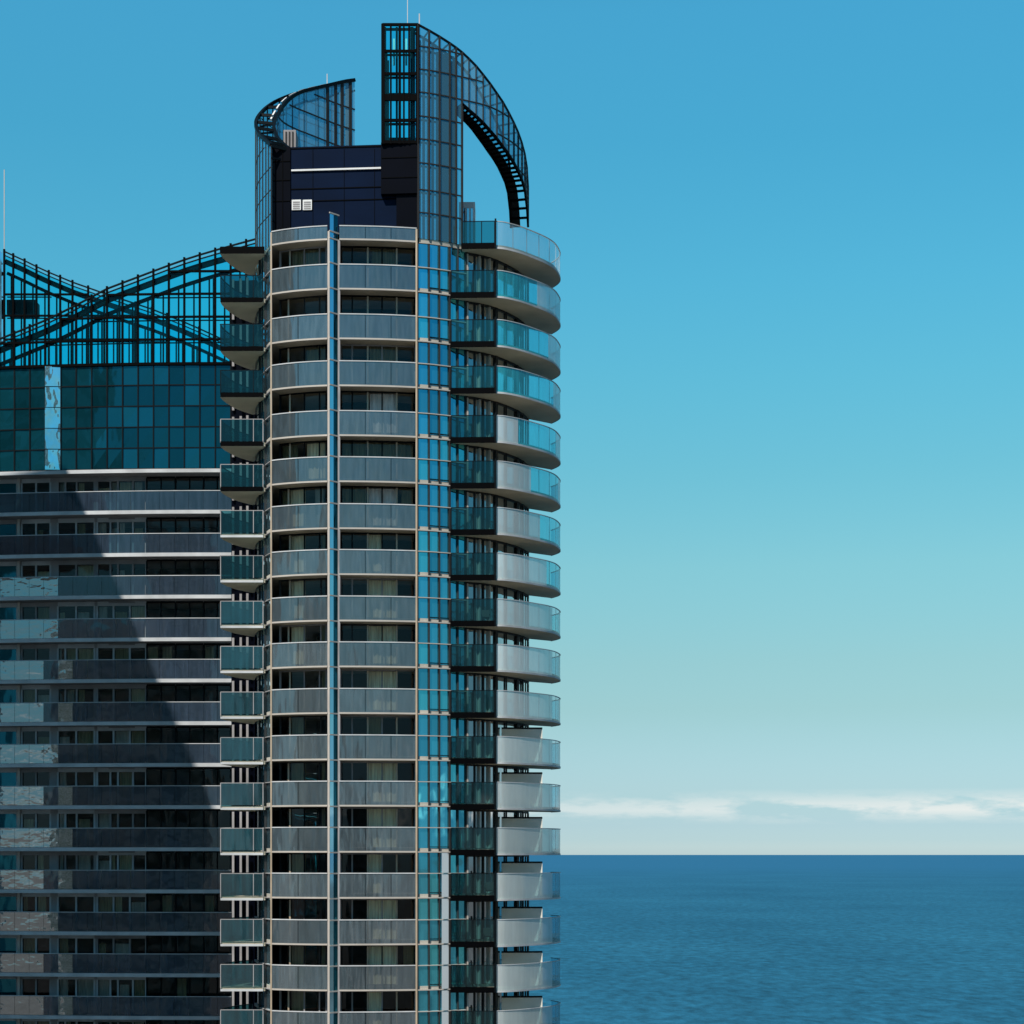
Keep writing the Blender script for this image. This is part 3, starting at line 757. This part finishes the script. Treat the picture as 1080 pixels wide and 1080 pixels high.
# front roof screen
TOP1 = [(-140, 425), (-60, 384.5), (0, 357.5), (50, 337), (80, 322), (113, 304.5), (150, 290.5), (187, 276.5), (205, 270.5), (232, 262.5), (268, 252.5), (300, 244)]
def z137(y, Y=137.): return EYE+(HY-y)*Y/F
def roof_screen(name, TOP, X0, X1, xs, Yfun, base, rowz, depth, part_depth, seed):
    rnd = random.Random(seed)
    pt = lambda px, back=0.: Vector(((px-540)*Yfun(px)/F, Yfun(px)+back))
    zt = lambda px: z137(interp(TOP, px), Yfun(px))
    gl, fr, sl, bk = MB(), MB(), MB(), MB()
    for a, b in zip(xs, xs[1:]):
        za, zb_ = zt(a), zt(b)
        if max(za, zb_) < base+.1: continue
        za, zb_ = max(za, base+.02), max(zb_, base+.02)
        p, q = pt(a), pt(b)
        gl.quad((p.x, p.y+.06, base), (q.x, q.y+.06, base), (q.x, q.y+.06, zb_-.3), (p.x, p.y+.06, za-.3))
        # upper double rail and the deep raking beam below it
        sl.bar((p.x, p.y, za), (q.x, q.y, zb_), .16, .10); sl.bar((p.x, p.y+.02, za-.30), (q.x, q.y+.02, zb_-.30), .10, .08)
        if min(za, zb_) > base+.6:
            sl.bar((p.x, p.y+.35, za-.72), (q.x, q.y+.35, zb_-.72), .28, .38)
        pb, qb = pt(a, depth), pt(b, depth)
        if min(za, zb_) > base+1.6:
            bk.bar((pb.x, pb.y, za-1.5), (qb.x, qb.y, zb_-1.5), .2, .24)
        if False:
            bk.bar((pb.x, pb.y, za-3.9), (qb.x, qb.y, zb_-3.9), .2, .22)
            pass
        for z in rowz:
            if z < min(za, zb_)-.1:
                fr.bar((p.x, p.y, z), (q.x, q.y, z), .14, .15)
                if z < min(za, zb_)-1.5: bk.bar((pb.x, pb.y, z+.05), (qb.x, qb.y, z+.05), .10, .08)
    for k, x in enumerate(xs):
        z = zt(x)
        if z < base: continue
        fr.post(pt(x), (1, 0), .15, .18, base-.05, z+.18)
        if k < len(xs)-1:
            xm = x+(xs[k+1]-x)*.46; zm = zt(xm)-1.4
            if zm > base: bk.post(pt(xm, depth), (1, 0), .11, .12, base, zm)
            xm = x+(xs[k+1]-x)*.8
            if zm > base and k % 4 == 1: bk.post(pt(xm, depth*.6), (1, 0), .12, .12, base, zm-.2)
    for z in [base]:
        q = [pt(x) for x in xs]; fr.wallsolid(offset(q, .1), offset(q, -.1), z-.1, z+.1)
    g = gl.build(name, M['sky_glass'], block)
    fr.build('grid_frame', M['black'], g); sl.build('raking_beam', M['dark'], g); bk.build('rear_frame', M['dark'], g)
    return g
xs1 = [64+16.3*k for k in range(-8, 14)]
RZ = [z137(y) for y in (357.8, 334, 309.8, 286)]
roof_screen('roof_screen', TOP1, -70, 276, xs1, FY, zc1, RZ, 1.1, 1, 3)
TOP2 = [(3, 264.5), (14, 269.5), (26, 275), (38, 281), (51, 287), (76, 297.5), (110, 309.5), (160, 326), (200, 342), (235, 358), (262, 371)]
FY2 = lambda px: 151.
rs2 = [4.5, 14, 26, 38.5, 51.5, 63.5, 76.5, 93, 110, 126, 143, 160, 176, 193, 210, 226, 243]
roof_screen('roof_screen', TOP2, 4, 243, rs2, FY2, z137(392, 151.), [z137(y, 151.) for y in (310.5, 333, 358)], .9, 1, 4)
mb = MB(); mb.wallsolid([Vector((xf(-80, 151.), 151.)), Vector((xf(262, 151.), 151.))], [Vector((xf(-80, 151.), 158.)), Vector((xf(262, 151.), 158.))], 0, z137(392, 151.)); mb.build('rear_wing', M['blackclad'], block)
mb = MB(); mb.box(xf(7, 152.5), xf(37, 152.5), 152.5, 154, z137(331, 152.5), z137(316, 152.5)); mb.build('roof_unit', M['blackclad'], block)
mb = MB(); mb.post((xf(3.8, 151), 151.2), (1, 0), .06, .06, z137(266, 151), z137(178, 151)); mb.build('mast', M['pale'], block)
mb = MB(); mb.box(xf(-3, 151), xf(2.4, 151), 150.8, 151.6, z137(392, 151), z137(266, 151)); mb.build('corner_pier', M['strip_pale'], block)

# ------------------------------------------------------------------ things on the balconies
def chair(i, px, dz, label, rz=0):
    p = P(px, dz); z = ZB[i]-.16+.24
    o = empty('balcony_chair', (p.x, p.y, z), label, 'chair', 'chairs on the curved balconies')
    def b(*a): m = MB(); m.box(*a); return m
    X, Y = p.x, p.y
    b(X-.28, X+.28, Y-.28, Y+.28, z+.38, z+.44).build('seat', M['rattan'], o)
    m = MB(); m.box8([(X-.28, Y+.22, z+.44), (X+.28, Y+.22, z+.44), (X+.28, Y+.27, z+.44), (X-.28, Y+.27, z+.44), (X-.28, Y+.4, z+1.0), (X+.28, Y+.4, z+1.0), (X+.28, Y+.45, z+1.0), (X-.28, Y+.45, z+1.0)]); m.build('backrest', M['rattan'], o)
    for sx in (-1, 1):
        for sy in (-1, 1):
            b(X+sx*.25-.02, X+sx*.25+.02, Y+sy*.25-.02, Y+sy*.25+.02, z, z+.38).build('leg', M['rattan'], o)
        b(X+sx*.28-.025, X+sx*.28+.025, Y-.25, Y+.3, z+.6, z+.64).build('armrest', M['rattan'], o)
    return o
def pot(i, px, dz, s, label):
    p = P(px, dz); z = ZB[i]-.16+.24; rnd = random.Random(i*3+int(px))
    o = empty('potted_plant', (p.x, p.y, z), label, 'plant', 'potted plants on the curved balconies')
    m = MB(); n = 12
    for (r0, z0), (r1, z1) in (((.16, 0), (.24, .45)), ((.24, .45), (.20, .45)), ((.20, .45), (.0, .38))):
        for k in range(n):
            t0, t1 = 2*math.pi*k/n, 2*math.pi*(k+1)/n
            m.quad((p.x+r0*math.cos(t0), p.y+r0*math.sin(t0), z+z0), (p.x+r0*math.cos(t1), p.y+r0*math.sin(t1), z+z0), (p.x+r1*math.cos(t1), p.y+r1*math.sin(t1), z+z1), (p.x+r1*math.cos(t0), p.y+r1*math.sin(t0), z+z1))
    m.build('pot', M['clay'], o)
    m = MB()
    for k in range(90):
        c = Vector((rnd.gauss(0, .17), rnd.gauss(0, .17), .55+abs(rnd.gauss(.3, .28))*s))
        u = Vector((rnd.uniform(-1, 1), rnd.uniform(-1, 1), rnd.uniform(-.2, 1))).normalized()*.13
        v = u.cross(Vector((rnd.uniform(-1, 1), rnd.uniform(-1, 1), rnd.uniform(-1, 1)))).normalized()*.05
        c += Vector((p.x, p.y, z)); m.quad(c-u, c+v, c+u, c-v)
    m.build('foliage', M['leaf'], o)
chair(8, 512, 1.9, 'dark chair behind the clear end glass of a balcony halfway up')
chair(14, 516, 1.95, 'dark chair behind the end glass two balconies under the horizon line')
chair(15, 514, 1.95, 'dark chair behind the end glass on the lowest fully visible balcony')
pot(14, 528.5, 2.0, 1.0, 'leafy potted plant at the near corner of the balcony just under the horizon')
pot(15, 528.5, 2.0, 1.1, 'leafy potted plant at the near corner of the lowest full balcony')

# ------------------------------------------------------------------ unseen towers outside the picture, added to cast shade and mirror in the glass
def add_unseen_tower(name, x0, x1, y0, y1, h, label, mat='facade', lift=0):
    o = empty(name, ((x0+x1)/2, (y0+y1)/2, 0), label, 'tower')
    m = MB(); m.box(x0, x1, y0, y1, lift, h); m.build('wall', M[mat], o)
    if lift: m = MB(); m.box(x0, x0+9, y0+2, y1-2, 0, lift); m.build('core', M[mat], o)
    m = MB(); s = MB(); z = 4.+lift
    while z < h-2.5:
        m.box(x0+1, x1-1, y1-.01, y1+.05, z, z+1.5)
        m.box(x1-.01, x1+.05, y0+1, y1-1, z, z+1.5)
        s.box(x0-.3, x1+.6, y1, y1+.9, z-.5, z-.25)
        z += 3.1
    m.build('window_band', M['window'], o); s.build('ledge', M[mat], o)
add_unseen_tower('unseen_tower', -75, -47, 92, 114, 100.4, 'unseen pale tower left of the wide block, added and raised to cast a shadow band', lift=69.)  # block raised over a gap, shaped to throw the diagonal shadow
add_unseen_tower('unseen_tower', -86, -60, -80, -58, 100, 'unseen banded white tower behind the viewpoint, added to be mirrored in the glass on the left', 'facade')
add_unseen_tower('unseen_tower', -74, -47, 38, 58, 68, 'unseen white banded tower left of the viewpoint, added to be mirrored in the far left balcony glass', 'facade')
add_unseen_tower('unseen_tower', -46, -24, -95, -75, 74, 'unseen lower pale tower behind the viewpoint, added for reflections', 'facade')
add_unseen_tower('unseen_tower', -16, 8, -120, -95, 54, 'unseen lowest pale tower behind the viewpoint, added for reflections', 'taupe')

# ------------------------------------------------------------------ ground, sea
m = solid('coastal_ground', (.085, .095, .10), .9, var=.5, scale=.02)
mb = MB(); mb.quad((-3000, -3000, 0), (3000, -3000, 0), (3000, 260, 0), (-3000, 260, 0))
g = mb.build('ground', m, None); g['kind'] = 'structure'

m, nt, out = new_mat('sea_water')
n = tex_noise(nt, .22, 10, (1.0, .45, 1), .74)          # wind ripples, long away from the eye
nb = tex_noise(nt, .010, 4, (.6, .35, 1), .6)          # broad current streaks
r = ramp(nt, n.outputs['Fac'], (.016, .086, .142), (.028, .178, .300), .36, .66)
r2 = ramp(nt, nb.outputs['Fac'], (.72, .78, .82), (1.12, 1.12, 1.12), .3, .7)
mx = nt.nodes.new('ShaderNodeMix'); mx.data_type = 'RGBA'; mx.blend_type = 'MULTIPLY'; mx.inputs['Factor'].default_value = 1
L(nt, r.outputs[0], mx.inputs['A']); L(nt, r2.outputs[0], mx.inputs['B'])
# tone turns lighter and bluer with distance
tc = nt.nodes.new('ShaderNodeTexCoord'); sx = nt.nodes.new('ShaderNodeSeparateXYZ'); L(nt, tc.outputs['Object'], sx.inputs[0])
mr = nt.nodes.new('ShaderNodeMapRange'); mr.inputs['From Min'].default_value = 700; mr.inputs['From Max'].default_value = 6000; L(nt, sx.outputs['Y'], mr.inputs['Value'])
m2 = nt.nodes.new('ShaderNodeMix'); m2.data_type = 'RGBA'; L(nt, mr.outputs[0], m2.inputs['Factor'])
L(nt, mx.outputs['Result'], m2.inputs['A']); m2.inputs['B'].default_value = (.024, .138, .262, 1)
df = nt.nodes.new('ShaderNodeBsdfDiffuse'); L(nt, m2.outputs['Result'], df.inputs[0])
n2 = tex_noise(nt, .25, 8, (1.0, .5, 1), .7); b1 = bump(nt, n2.outputs['Fac'], .7, 1.0); L(nt, b1.outputs[0], df.inputs['Normal'])
gl = nt.nodes.new('ShaderNodeBsdfGlossy'); gl.inputs['Roughness'].default_value = .3; L(nt, b1.outputs[0], gl.inputs['Normal'])
ms = nt.nodes.new('ShaderNodeMixShader'); ms.inputs[0].default_value = .035
L(nt, df.outputs[0], ms.inputs[1]); L(nt, gl.outputs[0], ms.inputs[2]); L(nt, ms.outputs[0], out.inputs[0])
mb = MB(); S = 120000.
mb.quad((-S, 255, -.6), (S, 255, -.6), (S, S, -.6), (-S, S, -.6))
sea = mb.build('sea', m, None); sea['kind'] = 'structure'

# ------------------------------------------------------------------ light
d = Vector((.7, 1.2, -1.6)).normalized()
sun = bpy.data.lights.new('sun', 'SUN'); sun.energy = 5.0; sun.angle = R(.5); sun.color = (1, .95, .87)
so = bpy.data.objects.new('sun', sun); so.rotation_euler = d.to_track_quat('-Z', 'Y').to_euler(); so.location = (-60, -60, 200); col.objects.link(so)
w = bpy.data.worlds.new('World'); scn.world = w; w.use_nodes = True
nt = w.node_tree; nt.nodes.clear()
out = nt.nodes.new('ShaderNodeOutputWorld'); bg = nt.nodes.new('ShaderNodeBackground')
sky = nt.nodes.new('ShaderNodeTexSky'); sky.sky_type = 'NISHITA'; sky.sun_disc = False
el = math.asin(-d.z); sky.sun_elevation = el; sky.sun_rotation = math.atan2(-d.x, -d.y)
sky.altitude = 40; sky.air_density = 1.0; sky.dust_density = .6; sky.ozone_density = 1.6
tint = nt.nodes.new('ShaderNodeMix'); tint.data_type = 'RGBA'; tint.blend_type = 'MULTIPLY'; tint.inputs['Factor'].default_value = 1
L(nt, sky.outputs[0], tint.inputs['A']); 
tc0 = nt.nodes.new('ShaderNodeTexCoord'); sp0 = nt.nodes.new('ShaderNodeSeparateXYZ'); L(nt, tc0.outputs['Generated'], sp0.inputs[0])
tr_ = nt.nodes.new('ShaderNodeValToRGB'); L(nt, sp0.outputs['Z'], tr_.inputs[0])
stops = [(0.0, (0.38, 0.498, 0.642)), (0.0026, (0.38, 0.498, 0.642)), (0.0082, (0.317, 0.447, 0.605)), (0.0159, (0.281, 0.4, 0.557)), (0.0261, (0.266, 0.374, 0.496)), (0.0364, (0.266, 0.366, 0.463)), (0.0517, (0.265, 0.363, 0.426)), (0.0772, (0.262, 0.361, 0.363)), (0.1025, (0.273, 0.389, 0.361)), (0.1526, (0.276, 0.465, 0.402)), (0.2014, (0.234, 0.51, 0.447)), (0.2488, (0.211, 0.569, 0.511)), (0.2945, (0.194, 0.609, 0.567)), (0.3594, (0.175, 0.636, 0.615)), (0.4156, (0.188, 0.691, 0.68)), (0.6, (0.13, 0.36, 0.38)), (0.8, (0.07, 0.16, 0.18))]
tr_.color_ramp.elements[0].position = 0; tr_.color_ramp.elements[0].color = rgba(stops[0][1])
tr_.color_ramp.elements[1].position = stops[-1][0]; tr_.color_ramp.elements[1].color = rgba(stops[-1][1])
for p_, c_ in stops[1:-1]:
    e_ = tr_.color_ramp.elements.new(p_); e_.color = rgba(c_)
m3 = nt.nodes.new('ShaderNodeVectorMath'); m3.operation = 'SCALE'; m3.inputs['Scale'].default_value = 3.0
L(nt, tr_.outputs[0], m3.inputs[0]); 
mr0 = nt.nodes.new('ShaderNodeMapRange'); mr0.inputs['From Min'].default_value = -.35; mr0.inputs['From Max'].default_value = .55
mr0.inputs['To Min'].default_value = 1.35; mr0.inputs['To Max'].default_value = 3.0
L(nt, sp0.outputs['Y'], mr0.inputs['Value']); L(nt, mr0.outputs[0], m3.inputs['Scale'])

cs = nt.nodes.new('ShaderNodeMix'); cs.data_type = 'RGBA'; mr1 = nt.nodes.new('ShaderNodeMapRange'); mr1.inputs['From Min'].default_value = -.35; mr1.inputs['From Max'].default_value = .55
L(nt, sp0.outputs['Y'], mr1.inputs['Value']); L(nt, mr1.outputs[0], cs.inputs['Factor']); cs.inputs['A'].default_value = (.70, .98, 1.22, 1); cs.inputs['B'].default_value = (1, 1, 1, 1)
cm2 = nt.nodes.new('ShaderNodeMix'); cm2.data_type = 'RGBA'; cm2.blend_type = 'MULTIPLY'; cm2.inputs['Factor'].default_value = 1
L(nt, m3.outputs[0], cm2.inputs['A']); L(nt, cs.outputs['Result'], cm2.inputs['B']); L(nt, cm2.outputs['Result'], tint.inputs['B'])
# low cloud bank over the horizon
tc = nt.nodes.new('ShaderNodeTexCoord'); sep = nt.nodes.new('ShaderNodeSeparateXYZ'); L(nt, tc.outputs['Generated'], sep.inputs[0])
mp = nt.nodes.new('ShaderNodeMapping'); mp.inputs['Scale'].default_value = (1, 1, 4.5); L(nt, tc.outputs['Generated'], mp.inputs[0])
nz = nt.nodes.new('ShaderNodeTexNoise'); nz.inputs['Scale'].default_value = 22; nz.inputs['Detail'].default_value = 8; nz.inputs['Roughness'].default_value = .6
L(nt, mp.outputs[0], nz.inputs['Vector'])
band = nt.nodes.new('ShaderNodeValToRGB'); cr = band.color_ramp
cr.elements[0].position = .018; cr.elements[0].color = (0, 0, 0, 1)
e = cr.elements.new(.0215); e.color = (1, 1, 1, 1)
e = cr.elements.new(.0255); e.color = (1, 1, 1, 1)
cr.elements[-1].position = .034; cr.elements[-1].color = (0, 0, 0, 1)
L(nt, sep.outputs['Z'], band.inputs[0])
cm = nt.nodes.new('ShaderNodeValToRGB'); cm.color_ramp.elements[0].position = .42; cm.color_ramp.elements[1].position = .57
L(nt, nz.outputs['Fac'], cm.inputs[0])
mul = N(nt, 'ShaderNodeMath', operation='MULTIPLY'); L(nt, band.outputs[0], mul.inputs[0]); L(nt, cm.outputs[0], mul.inputs[1])
mul2 = N(nt, 'ShaderNodeMath', operation='MULTIPLY'); L(nt, mul.outputs[0], mul2.inputs[0]); mrx = nt.nodes.new('ShaderNodeMapRange'); mrx.inputs['From Min'].default_value = .02; mrx.inputs['From Max'].default_value = .24; mrx.inputs['To Min'].default_value = .55; mrx.inputs['To Max'].default_value = 1.0; L(nt, sep.outputs['X'], mrx.inputs['Value']); L(nt, mrx.outputs[0], mul2.inputs[1])
cl = nt.nodes.new('ShaderNodeMix'); cl.data_type = 'RGBA'; L(nt, mul2.outputs[0], cl.inputs['Factor'])
L(nt, tint.outputs['Result'], cl.inputs['A']); cl.inputs['B'].default_value = (9.4, 10.0, 9.8, 1)
L(nt, cl.outputs['Result'], bg.inputs[0]); bg.inputs[1].default_value = .085
L(nt, bg.outputs[0], out.inputs[0])

# ------------------------------------------------------------------ camera
cam = bpy.data.cameras.new('camera'); co = bpy.data.objects.new('camera', cam); col.objects.link(co)
co.location = (0, 0, EYE); co.rotation_euler = (R(90), 0, 0)
cam.sensor_width = 36; cam.lens = 36*F/1080; cam.shift_y = (HY-540)/1080; cam.clip_start = .5; cam.clip_end = 300000
scn.camera = co
scn.view_settings.view_transform = 'Standard'; scn.view_settings.look = 'None'; scn.view_settings.exposure = 0
scn.cycles.max_bounces = 10; scn.cycles.transparent_max_bounces = 24
